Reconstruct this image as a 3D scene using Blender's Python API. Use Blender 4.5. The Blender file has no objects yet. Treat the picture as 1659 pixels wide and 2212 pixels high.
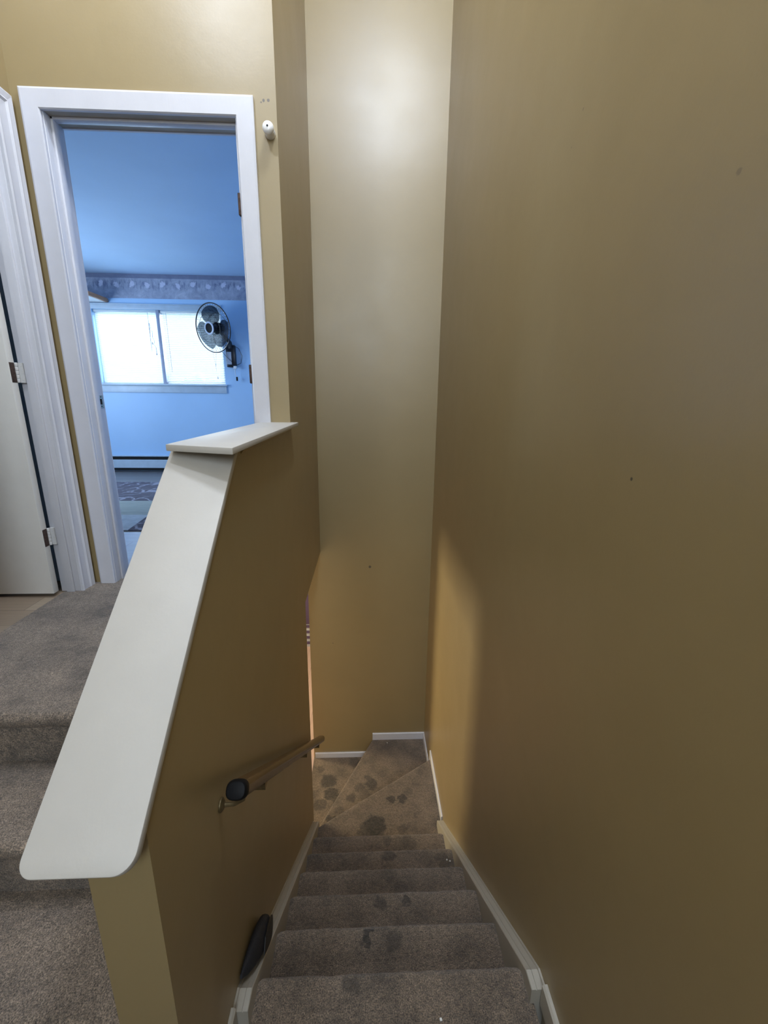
import bpy, bmesh, math, random
from mathutils import Vector, Matrix, noise
random.seed(7)
C = bpy.context.scene
COL = C.collection
PI = math.pi

# ------------------------------------------------------------------ camera
PITCH, YAW, ROLL, FPX = 14.68, 2.493, 0.6016, 930.6
p, y_, r = map(math.radians, (PITCH, YAW, ROLL))
fwd = Vector((math.sin(y_)*math.cos(p), math.cos(y_)*math.cos(p), -math.sin(p)))
rt = Vector((math.cos(y_), -math.sin(y_), 0)); up = rt.cross(fwd)
rt2 = math.cos(r)*rt + math.sin(r)*up; up2 = -math.sin(r)*rt + math.cos(r)*up
cd = bpy.data.cameras.new('camera'); cam = bpy.data.objects.new('camera', cd); COL.objects.link(cam)
cam.matrix_world = Matrix(((rt2.x, up2.x, -fwd.x, 0), (rt2.y, up2.y, -fwd.y, 0), (rt2.z, up2.z, -fwd.z, 0), (0, 0, 0, 1)))
cd.sensor_fit = 'VERTICAL'; cd.sensor_height = 24.0; cd.sensor_width = 18.0
cd.lens = FPX/2212*24.0; cd.clip_start = 0.02; cd.clip_end = 100
C.camera = cam

# ------------------------------------------------------------------ world, lights, exposure
w = bpy.data.worlds.new('world'); C.world = w; w.use_nodes = True
w.node_tree.nodes['Background'].inputs[0].default_value = (0.75, 0.87, 1, 1)
w.node_tree.nodes['Background'].inputs[1].default_value = 1.0
C.view_settings.view_transform = 'Standard'; C.view_settings.look = 'None'
C.view_settings.exposure = 0.06; C.view_settings.gamma = 1.0; C.view_settings.use_curve_mapping = False

def area(name, loc, target, sx, sy, power, color, spread=180):
    l = bpy.data.lights.new(name, 'AREA'); l.shape = 'RECTANGLE'; l.size = sx; l.size_y = sy
    l.energy = power; l.color = color; l.spread = math.radians(spread)
    o = bpy.data.objects.new(name, l); COL.objects.link(o); o.location = loc
    o.rotation_euler = (Vector(target)-Vector(loc)).to_track_quat('-Z', 'Y').to_euler()
    return o
gl = bpy.data.lights.new('stairwell_globe_light', 'POINT'); gl.energy = 130; gl.color = (0.74, 0.84, 1.0); gl.shadow_soft_size = 0.17
go = bpy.data.objects.new('stairwell_globe_light', gl); COL.objects.link(go); go.location = (0.18, 1.45, 2.95)
hl = bpy.data.lights.new('hall_fill_light', 'POINT'); hl.energy = 72; hl.color = (0.76, 0.85, 1.0); hl.shadow_soft_size = 0.12  # unseen fill added over the hall to brighten the upper walls
ho = bpy.data.objects.new('hall_fill_light', hl); COL.objects.link(ho); ho.location = (-0.95, 0.9, 2.6)
area('rear_fill_light', (0.0, -2.93, 1.75), (0.0, 3.0, 1.3), 1.1, 2.2, 98, (0.76, 0.88, 1.0))  # unseen fill added behind the viewer to put sheen on the far wall
area('bedroom_window_daylight', (-2.7, 7.6, 1.4), (-2.7, 6.0, 0.6), 3.4, 2.6, 620, (0.66, 0.83, 1.0))
area('bedroom_side_fill', (-4.32, 4.3, 0.35), (-2.0, 4.6, 0.45), 1.6, 1.2, 62, (0.62, 0.80, 1.0))  # unseen fill added inside the bedroom to even out its light
area('lower_room_window_daylight', (-3.3, 4.55, -1.9), (0.5, 2.4, -2.2), 0.7, 1.2, 110, (1.0, 0.82, 0.50))

# ------------------------------------------------------------------ materials
def new_mat(name):
    m = bpy.data.materials.new(name); m.use_nodes = True
    nt = m.node_tree; return m, nt, nt.nodes['Principled BSDF']
def pos_node(nt):
    return nt.nodes.new('ShaderNodeNewGeometry').outputs['Position']
def noise_node(nt, vec, scale, detail=3, rough=0.5, dist=0.0):
    n = nt.nodes.new('ShaderNodeTexNoise'); n.inputs['Scale'].default_value = scale
    n.inputs['Detail'].default_value = detail; n.inputs['Roughness'].default_value = rough
    n.inputs['Distortion'].default_value = dist
    nt.links.new(vec, n.inputs['Vector']); return n.outputs['Fac']
def mapping(nt, vec, scale=(1, 1, 1), rot=(0, 0, 0), loc=(0, 0, 0)):
    n = nt.nodes.new('ShaderNodeMapping'); n.inputs['Scale'].default_value = scale
    n.inputs['Rotation'].default_value = rot; n.inputs['Location'].default_value = loc
    nt.links.new(vec, n.inputs['Vector']); return n.outputs['Vector']
def ramp(nt, fac, stops):
    n = nt.nodes.new('ShaderNodeValToRGB'); e = n.color_ramp.elements
    while len(e) > 1: e.remove(e[-1])
    e[0].position = stops[0][0]; e[0].color = (*stops[0][1], 1)
    for q, c in stops[1:]:
        k = e.new(q); k.color = (*c, 1)
    nt.links.new(fac, n.inputs['Fac']); return n.outputs['Color']
def mixc(nt, fac, a, b, mode='MIX'):
    n = nt.nodes.new('ShaderNodeMix'); n.data_type = 'RGBA'; n.blend_type = mode
    for s, v in ((n.inputs[0], fac), (n.inputs[6], a), (n.inputs[7], b)):
        if isinstance(v, (int, float)): s.default_value = v
        elif isinstance(v, tuple): s.default_value = (*v, 1)
        else: nt.links.new(v, s)
    return n.outputs[2]
def math_(nt, op, a, b=0.0, c=0.0):
    n = nt.nodes.new('ShaderNodeMath'); n.operation = op
    for i, v in enumerate((a, b, c)):
        if isinstance(v, (int, float)): n.inputs[i].default_value = v
        else: nt.links.new(v, n.inputs[i])
    return n.outputs[0]
def sep(nt, vec):
    n = nt.nodes.new('ShaderNodeSeparateXYZ'); nt.links.new(vec, n.inputs[0]); return n.outputs
def bump(nt, b, height, strength, dist=0.01):
    n = nt.nodes.new('ShaderNodeBump'); n.inputs['Strength'].default_value = strength
    n.inputs['Distance'].default_value = dist
    nt.links.new(height, n.inputs['Height']); nt.links.new(n.outputs[0], b.inputs['Normal'])
def spots(nt, vec, lst, warp=0.02, wscale=18):
    """sum of soft blobs; lst of (x,y,z,radius,strength)"""
    wn = nt.nodes.new('ShaderNodeTexNoise'); wn.inputs['Scale'].default_value = wscale
    nt.links.new(vec, wn.inputs['Vector'])
    v1 = nt.nodes.new('ShaderNodeVectorMath'); v1.operation = 'SUBTRACT'; nt.links.new(wn.outputs['Color'], v1.inputs[0]); v1.inputs[1].default_value = (0.5,)*3
    v2 = nt.nodes.new('ShaderNodeVectorMath'); v2.operation = 'SCALE'; nt.links.new(v1.outputs[0], v2.inputs[0]); v2.inputs['Scale'].default_value = warp*4
    v3 = nt.nodes.new('ShaderNodeVectorMath'); v3.operation = 'ADD'; nt.links.new(vec, v3.inputs[0]); nt.links.new(v2.outputs[0], v3.inputs[1])
    tot = None
    for x, y, z, rad, st in lst:
        d = nt.nodes.new('ShaderNodeVectorMath'); d.operation = 'DISTANCE'; nt.links.new(v3.outputs[0], d.inputs[0]); d.inputs[1].default_value = (x, y, z)
        mr = nt.nodes.new('ShaderNodeMapRange'); mr.interpolation_type = 'SMOOTHSTEP'
        nt.links.new(d.outputs['Value'], mr.inputs['Value'])
        mr.inputs['From Min'].default_value = rad; mr.inputs['From Max'].default_value = rad*0.6
        mr.inputs['To Min'].default_value = 0; mr.inputs['To Max'].default_value = min(1, st*1.35)
        tot = mr.outputs[0] if tot is None else math_(nt, 'MAXIMUM', tot, mr.outputs[0])
    return tot

def plain(name, col, rough=0.5, metal=0.0, var=0.06, scale=12.0, bmp=0.0, bscale=120, spec=0.5):
    m, nt, b = new_mat(name); v = pos_node(nt)
    f = noise_node(nt, v, scale, 4)
    lo = tuple(max(0, c*(1-var)) for c in col); hi = tuple(min(1, c*(1+var)) for c in col)
    nt.links.new(ramp(nt, f, [(0.3, lo), (0.7, hi)]), b.inputs['Base Color'])
    b.inputs['Roughness'].default_value = rough; b.inputs['Metallic'].default_value = metal
    b.inputs['Specular IOR Level'].default_value = spec
    if bmp: bump(nt, b, noise_node(nt, v, bscale, 3), bmp, 0.004)
    return m

def wall_paint(name, col, rough=0.40, spec=0.9):
    m, nt, b = new_mat(name); v = pos_node(nt)
    f = noise_node(nt, v, 1.7, 5, 0.6)
    lo = tuple(c*0.95 for c in col); hi = tuple(min(1, c*1.04) for c in col)
    c0 = ramp(nt, f, [(0.3, lo), (0.7, hi)])
    # nail holes and little scuffs that belong to the paint
    scuffs = [(-0.444, 2.284, 1.250, .007, .8), (-0.423, 2.284, 1.252, .008, .9), (-0.455, 2.284, 1.243, .004, .7),
              (0.035, 3.5, -1.41, .014, .8), (-.30, 3.5, -2.15, .008, .4), (0.552, 0.86, -.155, .005, .8),
              (0.556, 1.30, .72, .005, .5), (0.556, 1.35, .66, .004, .5), (0.552, 0.72, .33, .007, .35)]
    s = spots(nt, v, scuffs, 0.0015, 90)
    nt.links.new(mixc(nt, s, c0, (0.10, 0.075, 0.05)), b.inputs['Base Color'])
    rr = nt.nodes.new('ShaderNodeMapRange'); nt.links.new(noise_node(nt, v, 3.5, 3), rr.inputs['Value'])
    rr.inputs['To Min'].default_value = rough-0.05; rr.inputs['To Max'].default_value = rough+0.06
    nt.links.new(rr.outputs[0], b.inputs['Roughness']); b.inputs['Specular IOR Level'].default_value = spec
    h = math_(nt, 'ADD', math_(nt, 'MULTIPLY', noise_node(nt, v, 95, 4, 0.6), 0.5), math_(nt, 'MULTIPLY', noise_node(nt, v, 7, 2), 2.2))
    bump(nt, b, h, 0.14, 0.003)
    return m

M = {}
M['tan'] = wall_paint('tan_wall_paint', (0.310, 0.233, 0.110))
M['ceiling'] = plain('white_ceiling_paint', (0.6, 0.6, 0.6), 0.7)
M['blue'] = plain('blue_wall_paint', (0.42, 0.64, 0.92), 0.5, var=0.03, scale=2, bmp=0.05)
M['blue_ceiling'] = plain('pale_blue_ceiling_paint', (0.50, 0.68, 0.90), 0.6, var=0.03, scale=2)
M['dark_room'] = plain('room_shade_colour', (0.09, 0.075, 0.065), 0.8)  # dark colour puts the side room's shade into its walls and ceiling

def trim_paint(name, col, rough=0.33, chips=0.5):
    m, nt, b = new_mat(name); v = pos_node(nt)
    f = noise_node(nt, v, 9, 6, 0.6)
    c = ramp(nt, f, [(0.3, tuple(x*0.95 for x in col)), (0.7, col)])
    chip = ramp(nt, noise_node(nt, v, 30, 8, 0.75), [(0.70, (0, 0, 0)), (0.74, (1, 1, 1))])
    c2 = mixc(nt, math_(nt, 'MULTIPLY', chip, chips), c, (0.62, 0.55, 0.45))
    nt.links.new(c2, b.inputs['Base Color']); b.inputs['Roughness'].default_value = rough
    bump(nt, b, noise_node(nt, mapping(nt, v, (1, 1, 0.15)), 120, 4), 0.08, 0.003)
    return m
M['trim'] = trim_paint('white_gloss_trim', (0.66, 0.665, 0.72))
M['cap'] = trim_paint('white_cap_paint', (0.53, 0.508, 0.47), 0.5, 0.25)
M['skirt'] = trim_paint('aged_white_skirt_paint', (0.42, 0.39, 0.33), 0.45, 0.6)
M['door_white'] = trim_paint('white_door_paint', (0.80, 0.78, 0.74), 0.45, 0.2)

def carpet(name, col, stains=()):
    m, nt, b = new_mat(name); v = pos_node(nt)
    big = noise_node(nt, v, 6, 5, 0.65)
    c = ramp(nt, big, [(0.32, tuple(x*0.55 for x in col)), (0.5, col), (0.70, tuple(min(1, x*1.35) for x in col))])
    sp = noise_node(nt, v, 260, 2, 0.7)
    c = mixc(nt, 0.9, c, ramp(nt, sp, [(0.30, (0.12, 0.11, 0.10)), (0.5, (0.95, 0.93, 0.9)), (0.70, (2.1, 2.0, 1.85))]), 'MULTIPLY')
    sp2 = noise_node(nt, v, 70, 3, 0.7)
    c = mixc(nt, 0.8, c, ramp(nt, sp2, [(0.3, (0.5, 0.48, 0.46)), (0.7, (1.45, 1.42, 1.38))]), 'MULTIPLY')
    if stains:
        s = spots(nt, v, stains, 0.02, 22)
        patch = ramp(nt, noise_node(nt, v, 60, 3), [(0.3, (0.65,)*3), (0.6, (1.0,)*3)])
        c = mixc(nt, math_(nt, 'MULTIPLY', s, patch), c, (0.03, 0.024, 0.016))
    nt.links.new(c, b.inputs['Base Color']); b.inputs['Roughness'].default_value = 0.95
    b.inputs['Specular IOR Level'].default_value = 0.1
    b.inputs['Sheen Weight'].default_value = 0.25; b.inputs['Sheen Roughness'].default_value = 0.6
    bump(nt, b, math_(nt, 'ADD', noise_node(nt, v, 240, 3, 0.8), noise_node(nt, v, 60, 3)), 0.9, 0.006)
    return m
STAINS = [(0.065, 2.45, -3.0, .10, .75), (0.00, 2.42, -3.0, .07, .55), (0.195, 2.667, -3.0, .042, .7), (0.278, 2.664, -3.0, .042, .7),
          (0.33, 2.72, -3.0, .05, .3), (0.26, 2.42, -3.0, .05, .35), (-.33, 2.32, -2.95, .10, .45),
          (0.049, 2.99, -3.2, .07, .65), (0.02, 3.05, -3.2, .04, .5), (-.117, 2.86, -3.2, .05, .5), (-.22, 2.75, -3.2, .05, .4), (-.275, 2.68, -3.2, .05, .7), (-.06, 2.96, -3.2, .05, .4),
          (-.34, 3.22, -3.4, .09, .7), (-.31, 3.08, -3.4, .08, .7), (-.40, 2.98, -3.4, .07, .5), (-.25, 3.02, -3.4, .05, .5), (-.1, 3.42, -3.4, .08, .4), (-.42, 3.35, -3.4, .05, .4),
          (0.134, 1.933, -2.6, .05, .5), (0.46, 1.90, -2.6, .06, .45), (0.13, 2.2, -2.8, .05, .35), (0.28, 2.17, -2.8, .06, .3),
          (0.12, 1.68, -2.4, .05, .35), (0.18, 1.43, -2.2, .025, .6), (0.07, 1.43, -2.2, .035, .5), (0.0, 1.18, -2.0, .03, .75), (0.01, 1.205, -2.0, .02, .75), (0.106, 1.17, -2.0, .04, .5),
          (-.05, .945, -1.8, .035, .5), (0.03, .84, -1.8, .02, .6), (0.29, .95, -1.8, .05, .2)]
M['carpet'] = carpet('stained_taupe_carpet', (0.178, 0.138, 0.102), STAINS)
M['carpet_up'] = carpet('taupe_carpet', (0.225, 0.180, 0.142))

def planks(name, c1, c2, rough=0.4, along='y', width=0.12):
    m, nt, b = new_mat(name); v = pos_node(nt)
    rot = (0, 0, PI/2) if along == 'y' else (0, 0, 0)
    br = nt.nodes.new('ShaderNodeTexBrick'); nt.links.new(mapping(nt, v, (1, 1, 1), rot), br.inputs['Vector'])
    br.inputs['Color1'].default_value = (*c1, 1); br.inputs['Color2'].default_value = (*c2, 1)
    br.inputs['Mortar'].default_value = (*[x*0.5 for x in c1], 1); br.inputs['Scale'].default_value = 1
    br.inputs['Brick Width'].default_value = 1.1; br.inputs['Row Height'].default_value = width
    br.inputs['Mortar Size'].default_value = 0.0015
    g = noise_node(nt, mapping(nt, v, (3, 60, 3) if along == 'x' else (60, 3, 3)), 1, 5, 0.6)
    nt.links.new(mixc(nt, 0.4, br.outputs['Color'], ramp(nt, g, [(0.3, (0.6,)*3), (0.7, (1.15,)*3)]), 'MULTIPLY'), b.inputs['Base Color'])
    b.inputs['Roughness'].default_value = rough
    return m
M['wood_dark'] = planks('grey_brown_laminate', (0.16, 0.15, 0.155), (0.20, 0.19, 0.19), 0.35, 'x')
M['wood_hall'] = planks('tan_plank_laminate', (0.28, 0.21, 0.15), (0.36, 0.28, 0.20), 0.5, 'x', 0.14)
M['wood_red'] = planks('reddish_laminate', (0.58, 0.42, 0.38), (0.64, 0.47, 0.43), 0.22, 'y')
M['glare_floor'] = planks('pale_boards_with_glare', (0.22, 0.28, 0.38), (0.25, 0.31, 0.41), 0.4, 'x', 0.09)  # pale tone paints in the light reflected off the boards
M['black'] = plain('black_plastic', (0.008, 0.008, 0.009), 0.5, spec=0.12)
M['black_fan'] = plain('black_fan_metal', (0.012, 0.014, 0.02), 0.3)
M['shoe'] = plain('black_worn_fabric', (0.012, 0.012, 0.016), 0.7, bmp=0.4, bscale=300)
M['sole'] = plain('black_rubber', (0.010, 0.008, 0.007), 0.5)
M['rust'] = plain('rusty_brown_metal', (0.075, 0.045, 0.035), 0.5, 0.5, 0.5, 90, 0.4, 200)
M['hinge_paint'] = trim_paint('painted_hinge', (0.62, 0.62, 0.62), 0.35, 0.9)
M['steel'] = plain('dull_strike_metal', (0.45, 0.46, 0.38), 0.35, 0.9, 0.3, 60)
M['bronze'] = plain('aged_brass_bracket', (0.22, 0.17, 0.09), 0.4, 0.8, 0.2, 60)
M['dark_hole'] = plain('dark_recess', (0.01, 0.01, 0.01), 0.9)
M['silver'] = plain('pale_silver_plastic', (0.55, 0.60, 0.72), 0.35)
M['grey_label'] = plain('grey_label_paper', (0.35, 0.40, 0.50), 0.6)
M['cord_white'] = plain('white_cord_plastic', (0.7, 0.72, 0.75), 0.4)
M['porcelain'] = plain('white_enamel', (0.85, 0.85, 0.86), 0.18)
M['heater'] = plain('pale_heater_enamel', (0.50, 0.60, 0.70), 0.4)
M['window_metal'] = plain('grey_window_metal', (0.35, 0.38, 0.50), 0.4)
M['crumb'] = plain('white_crumb', (0.85, 0.85, 0.82), 0.6)
M['purple'] = plain('dim_purple_fabric', (0.10, 0.07, 0.16), 0.8)
M['lawn'] = plain('green_foliage', (0.10, 0.22, 0.06), 0.8, var=0.6, scale=5)
M['soffit'] = plain('beige_soffit_paint', (0.42, 0.38, 0.32), 0.6)
M['tan_trim'] = plain('unpainted_wood_edge', (0.55, 0.42, 0.30), 0.5, var=0.15, scale=30)

def wood(name, c1, c2, rough, vecscale):
    m, nt, b = new_mat(name); v = pos_node(nt)
    g = noise_node(nt, mapping(nt, v, vecscale), 1, 6, 0.6, 0.4)
    nt.links.new(ramp(nt, g, [(0.3, c1), (0.7, c2)]), b.inputs['Base Color'])
    b.inputs['Roughness'].default_value = rough; return m
M['rail_wood'] = wood('varnished_brown_wood', (0.045, 0.022, 0.009), (0.11, 0.058, 0.024), 0.25, (60, 7, 60))
M['shelf_wood'] = wood('warm_shelf_wood', (0.32, 0.15, 0.08), (0.52, 0.28, 0.16), 0.45, (60, 6, 60))

def border_mat():
    m, nt, b = new_mat('floral_border_paper'); v = pos_node(nt)
    s = sep(nt, v)
    c = ramp(nt, noise_node(nt, v, 9, 5, 0.7, 0.6), [(0.3, (0.24, 0.27, 0.38)), (0.55, (0.38, 0.41, 0.52)), (0.75, (0.55, 0.58, 0.68))])
    leaf = ramp(nt, noise_node(nt, mapping(nt, v, (30, 10, 9), (0, 0.7, 0)), 1, 5, 0.6, 1.2), [(0.52, (0, 0, 0)), (0.60, (1, 1, 1))])
    zb = nt.nodes.new('ShaderNodeMapRange'); nt.links.new(math_(nt, 'ABSOLUTE', math_(nt, 'SUBTRACT', s[2], 1.365)), zb.inputs['Value'])
    zb.inputs['From Min'].default_value = 0.075; zb.inputs['From Max'].default_value = 0.02
    c = mixc(nt, math_(nt, 'MULTIPLY', math_(nt, 'MULTIPLY', leaf, zb.outputs[0]), 0.7), c, (0.10, 0.13, 0.24))
    # repeated pale flowers
    fx = math_(nt, 'SUBTRACT', math_(nt, 'FRACT', math_(nt, 'MULTIPLY', s[0], 1/0.19)), 0.5)
    fx = math_(nt, 'MULTIPLY', fx, 0.19)
    zc = math_(nt, 'SUBTRACT', s[2], math_(nt, 'ADD', 1.365, math_(nt, 'MULTIPLY', math_(nt, 'SINE', math_(nt, 'MULTIPLY', s[0], 17)), 0.018)))
    dist = math_(nt, 'SQRT', math_(nt, 'ADD', math_(nt, 'MULTIPLY', fx, fx), math_(nt, 'MULTIPLY', zc, zc)))
    pet = noise_node(nt, v, 38, 3, 0.7, 0.5)
    fl = math_(nt, 'SUBTRACT', math_(nt, 'MULTIPLY', pet, 0.075), dist)
    fl = ramp(nt, math_(nt, 'MULTIPLY', fl, 40), [(0.1, (0, 0, 0)), (0.5, (1, 1, 1))])
    c = mixc(nt, math_(nt, 'MULTIPLY', fl, 0.8), c, (0.66, 0.66, 0.80))
    band = math_(nt, 'GREATER_THAN', s[2], 1.437)
    c = mixc(nt, math_(nt, 'MULTIPLY', band, 0.75), c, (0.14, 0.16, 0.26))
    nt.links.new(c, b.inputs['Base Color']); b.inputs['Roughness'].default_value = 0.7
    return m
M['border'] = border_mat()

def rug_mat():
    m, nt, b = new_mat('patterned_rug'); v = pos_node(nt); s = sep(nt, v)
    warp = nt.nodes.new('ShaderNodeTexNoise'); warp.inputs['Scale'].default_value = 6; nt.links.new(v, warp.inputs['Vector'])
    vm = nt.nodes.new('ShaderNodeVectorMath'); vm.operation = 'MULTIPLY_ADD'; nt.links.new(warp.outputs['Color'], vm.inputs[0])
    vm.inputs[1].default_value = (0.25, 0.25, 0); nt.links.new(v, vm.inputs[2])
    vo = nt.nodes.new('ShaderNodeTexVoronoi'); vo.feature = 'DISTANCE_TO_EDGE'; vo.inputs['Scale'].default_value = 7
    nt.links.new(vm.outputs[0], vo.inputs['Vector'])
    ln = ramp(nt, vo.outputs[0], [(0.05, (1, 1, 1)), (0.10, (0, 0, 0))])
    brk = ramp(nt, noise_node(nt, v, 5, 2), [(0.42, (0.1,)*3), (0.55, (1,)*3)])
    dark = mixc(nt, math_(nt, 'MULTIPLY', ln, brk), (0.05, 0.045, 0.07), (0.22, 0.22, 0.28))
    pale1 = ramp(nt, noise_node(nt, mapping(nt, v, (3, 14, 1)), 1.5, 5, 0.7), [(0.3, (0.20, 0.23, 0.22)), (0.7, (0.30, 0.33, 0.31))])
    pale2 = ramp(nt, noise_node(nt, v, 12, 5, 0.7), [(0.3, (0.27, 0.31, 0.35)), (0.7, (0.38, 0.42, 0.47))])
    c = mixc(nt, math_(nt, 'GREATER_THAN', s[1], 4.23), pale1, dark)
    tri = math_(nt, 'GREATER_THAN', math_(nt, 'ADD', s[0], math_(nt, 'MULTIPLY', s[1], 0.12)), -1.44)
    low = mixc(nt, tri, pale2, dark)
    c = mixc(nt, math_(nt, 'LESS_THAN', s[1], 3.70), c, low)
    nt.links.new(c, b.inputs['Base Color']); b.inputs['Roughness'].default_value = 0.9
    return m
M['rug'] = rug_mat()

def blind_mat():
    m, nt, b = new_mat('white_translucent_slat')
    b.inputs['Base Color'].default_value = (0.85, 0.87, 0.88, 1); b.inputs['Roughness'].default_value = 0.45
    t = nt.nodes.new('ShaderNodeBsdfTranslucent'); t.inputs[0].default_value = (0.80, 0.88, 0.90, 1)
    mx = nt.nodes.new('ShaderNodeMixShader'); mx.inputs[0].default_value = 0.4
    out = nt.nodes['Material Output']
    nt.links.new(b.outputs[0], mx.inputs[1]); nt.links.new(t.outputs[0], mx.inputs[2]); nt.links.new(mx.outputs[0], out.inputs[0])
    return m
M['slat'] = blind_mat()
def glass_mat():
    m, nt, b = new_mat('clear_window_glass')
    b.inputs['Base Color'].default_value = (0.95, 0.98, 1, 1); b.inputs['Roughness'].default_value = 0.0
    b.inputs['Transmission Weight'].default_value = 1.0; b.inputs['IOR'].default_value = 1.45
    return m
def thin_glass():
    m, nt, b = new_mat('thin_window_glass')
    t = nt.nodes.new('ShaderNodeBsdfTransparent'); g = nt.nodes.new('ShaderNodeBsdfGlossy'); g.inputs['Roughness'].default_value = 0.02
    mx = nt.nodes.new('ShaderNodeMixShader'); mx.inputs[0].default_value = 0.06
    nt.links.new(t.outputs[0], mx.inputs[1]); nt.links.new(g.outputs[0], mx.inputs[2]); nt.links.new(mx.outputs[0], nt.nodes['Material Output'].inputs[0])
    return m
M['glass'] = thin_glass()
def blade_mat():
    m, nt, b = new_mat('smoky_blade_plastic')
    b.inputs['Base Color'].default_value = (0.008, 0.01, 0.016, 1); b.inputs['Roughness'].default_value = 0.2
    t = nt.nodes.new('ShaderNodeBsdfTransparent'); t.inputs[0].default_value = (0.5, 0.6, 0.7, 1)
    mx = nt.nodes.new('ShaderNodeMixShader'); mx.inputs[0].default_value = 0.22
    nt.links.new(b.outputs[0], mx.inputs[1]); nt.links.new(t.outputs[0], mx.inputs[2]); nt.links.new(mx.outputs[0], nt.nodes['Material Output'].inputs[0])
    return m
M['blade'] = blade_mat()

# ------------------------------------------------------------------ mesh helpers (all in world coordinates)
def add_box(bm, lo, hi):
    vs = [bm.verts.new((x, y, z)) for x in (lo[0], hi[0]) for y in (lo[1], hi[1]) for z in (lo[2], hi[2])]
    for f in ((0, 1, 3, 2), (4, 6, 7, 5), (0, 4, 5, 1), (2, 3, 7, 6), (0, 2, 6, 4), (1, 5, 7, 3)):
        bm.faces.new([vs[i] for i in f])
def add_prism(bm, pts, off):
    """pts: 3d polygon; off: extrusion vector"""
    a = [bm.verts.new(q) for q in pts]; b = [bm.verts.new(Vector(q)+Vector(off)) for q in pts]
    bm.faces.new(a); bm.faces.new(list(reversed(b)))
    n = len(pts)
    for i in range(n): bm.faces.new([a[i], b[i], b[(i+1) % n], a[(i+1) % n]])
def add_sweep(bm, rings, closed=False, caps=True):
    rr = [[bm.verts.new(q) for q in ring] for ring in rings]
    n = len(rr[0]); m = len(rr)
    for i in range(m if closed else m-1):
        a, b = rr[i], rr[(i+1) % m]
        for j in range(n): bm.faces.new([a[j], a[(j+1) % n], b[(j+1) % n], b[j]])
    if caps and not closed:
        bm.faces.new(rr[0]); bm.faces.new(list(reversed(rr[-1])))
def add_tube(bm, pts, rad, seg=8, closed=False, flat=None):
    pts = [Vector(q) for q in pts]; rings = []; n = len(pts); prev = None
    for i, q in enumerate(pts):
        if closed: t = pts[(i+1) % n]-pts[i-1]
        else: t = pts[min(i+1, n-1)]-pts[max(i-1, 0)]
        t.normalize()
        if prev is None:
            ref = Vector((0, 0, 1)) if abs(t.z) < 0.9 else Vector((1, 0, 0))
            u = t.cross(ref).normalized()
        else:
            u = (prev - t*prev.dot(t)).normalized()
        prev = u; v = t.cross(u)
        rr = rad[i] if isinstance(rad, (list, tuple)) else rad
        rings.append([q + (u*math.cos(2*PI*k/seg)*rr + v*math.sin(2*PI*k/seg)*rr*(flat or 1)) for k in range(seg)])
    add_sweep(bm, rings, closed)
def add_lathe(bm, c, axis, prof, seg=32):
    """prof: list of (radius, along)"""
    c = Vector(c); axis = Vector(axis).normalized()
    ref = Vector((0, 0, 1)) if abs(axis.z) < 0.9 else Vector((1, 0, 0))
    u = axis.cross(ref).normalized(); v = axis.cross(u)
    rings = [[c+axis*h+(u*math.cos(2*PI*k/seg)+v*math.sin(2*PI*k/seg))*max(rr, 1e-4) for k in range(seg)] for rr, h in prof]
    add_sweep(bm, rings)
def BM(): return bmesh.new()
def obj(name, bm, m, parent=None, bevel=0.0, smooth=False, seg=2, mats=None):
    bmesh.ops.recalc_face_normals(bm, faces=bm.faces)
    if bevel:
        es = [e for e in bm.edges if len(e.link_faces) == 2 and e.calc_face_angle(0) > 0.5]
        bmesh.ops.bevel(bm, geom=es, offset=bevel, segments=seg, profile=0.5, affect='EDGES', clamp_overlap=True)
    if parent is not None:
        root = parent
        while root.parent: root = root.parent
        bmesh.ops.translate(bm, vec=-root.location, verts=bm.verts)
    me = bpy.data.meshes.new(name); bm.to_mesh(me); bm.free()
    o = bpy.data.objects.new(name, me); COL.objects.link(o); o.parent = parent
    me.materials.append(M[m])
    for f in me.polygons: f.use_smooth = smooth or (bevel > 0)
    if bevel or smooth:
        try: me.set_sharp_from_angle(angle=math.radians(40))
        except Exception: pass
    return o
def box(name, lo, hi, m, parent=None, bevel=0.0):
    b = BM(); add_box(b, lo, hi); return obj(name, b, m, parent, bevel)
def struct(o): o['kind'] = 'structure'; return o
def thing(name, label, cat, loc, group=None):
    o = bpy.data.objects.new(name, None); COL.objects.link(o); o.location = loc; o.empty_display_size = 0.05
    o['label'] = label; o['category'] = cat
    if group: o['group'] = group
    bpy.context.view_layer.update()
    return o
def tag(o, label, cat, group=None):
    o['label'] = label; o['category'] = cat
    if group: o['group'] = group
    return o

# ------------------------------------------------------------------ key dimensions
XL = -0.389          # stair side of the dividing wall
XL2 = -0.506         # hall side of the dividing wall
YF = 3.5             # far stairwell wall
YD = 2.284           # hall wall with the bedroom doorway
ZC = 3.35            # stairwell ceiling
XW = -1.51           # hall left wall
def XR(y): return 0.546+0.0057*y
DL, DR, DT = -1.385, -0.570, 1.186   # bedroom doorway clear opening

# ------------------------------------------------------------------ room shell
# dividing wall: half wall + full stairwell wall + header over the lower doorway, one outline
sl = lambda y: 0.8143*y-1.2341
b = BM()
out = [(0.611, -3.6), (0.611, sl(0.611)), (1.331, -0.150), (YD, -0.150), (YD, ZC), (YF, ZC), (YF, -1.268), (2.55, -1.268), (2.55, -3.6)]
add_prism(b, [(XL, a, z) for a, z in out], (XL2-XL, 0, 0))
struct(obj('wall_dividing', b, 'tan'))
# far wall of the stairwell
struct(box('wall_far', (XL2, YF, -3.6), (0.8, YF+0.12, ZC), 'tan'))
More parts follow.
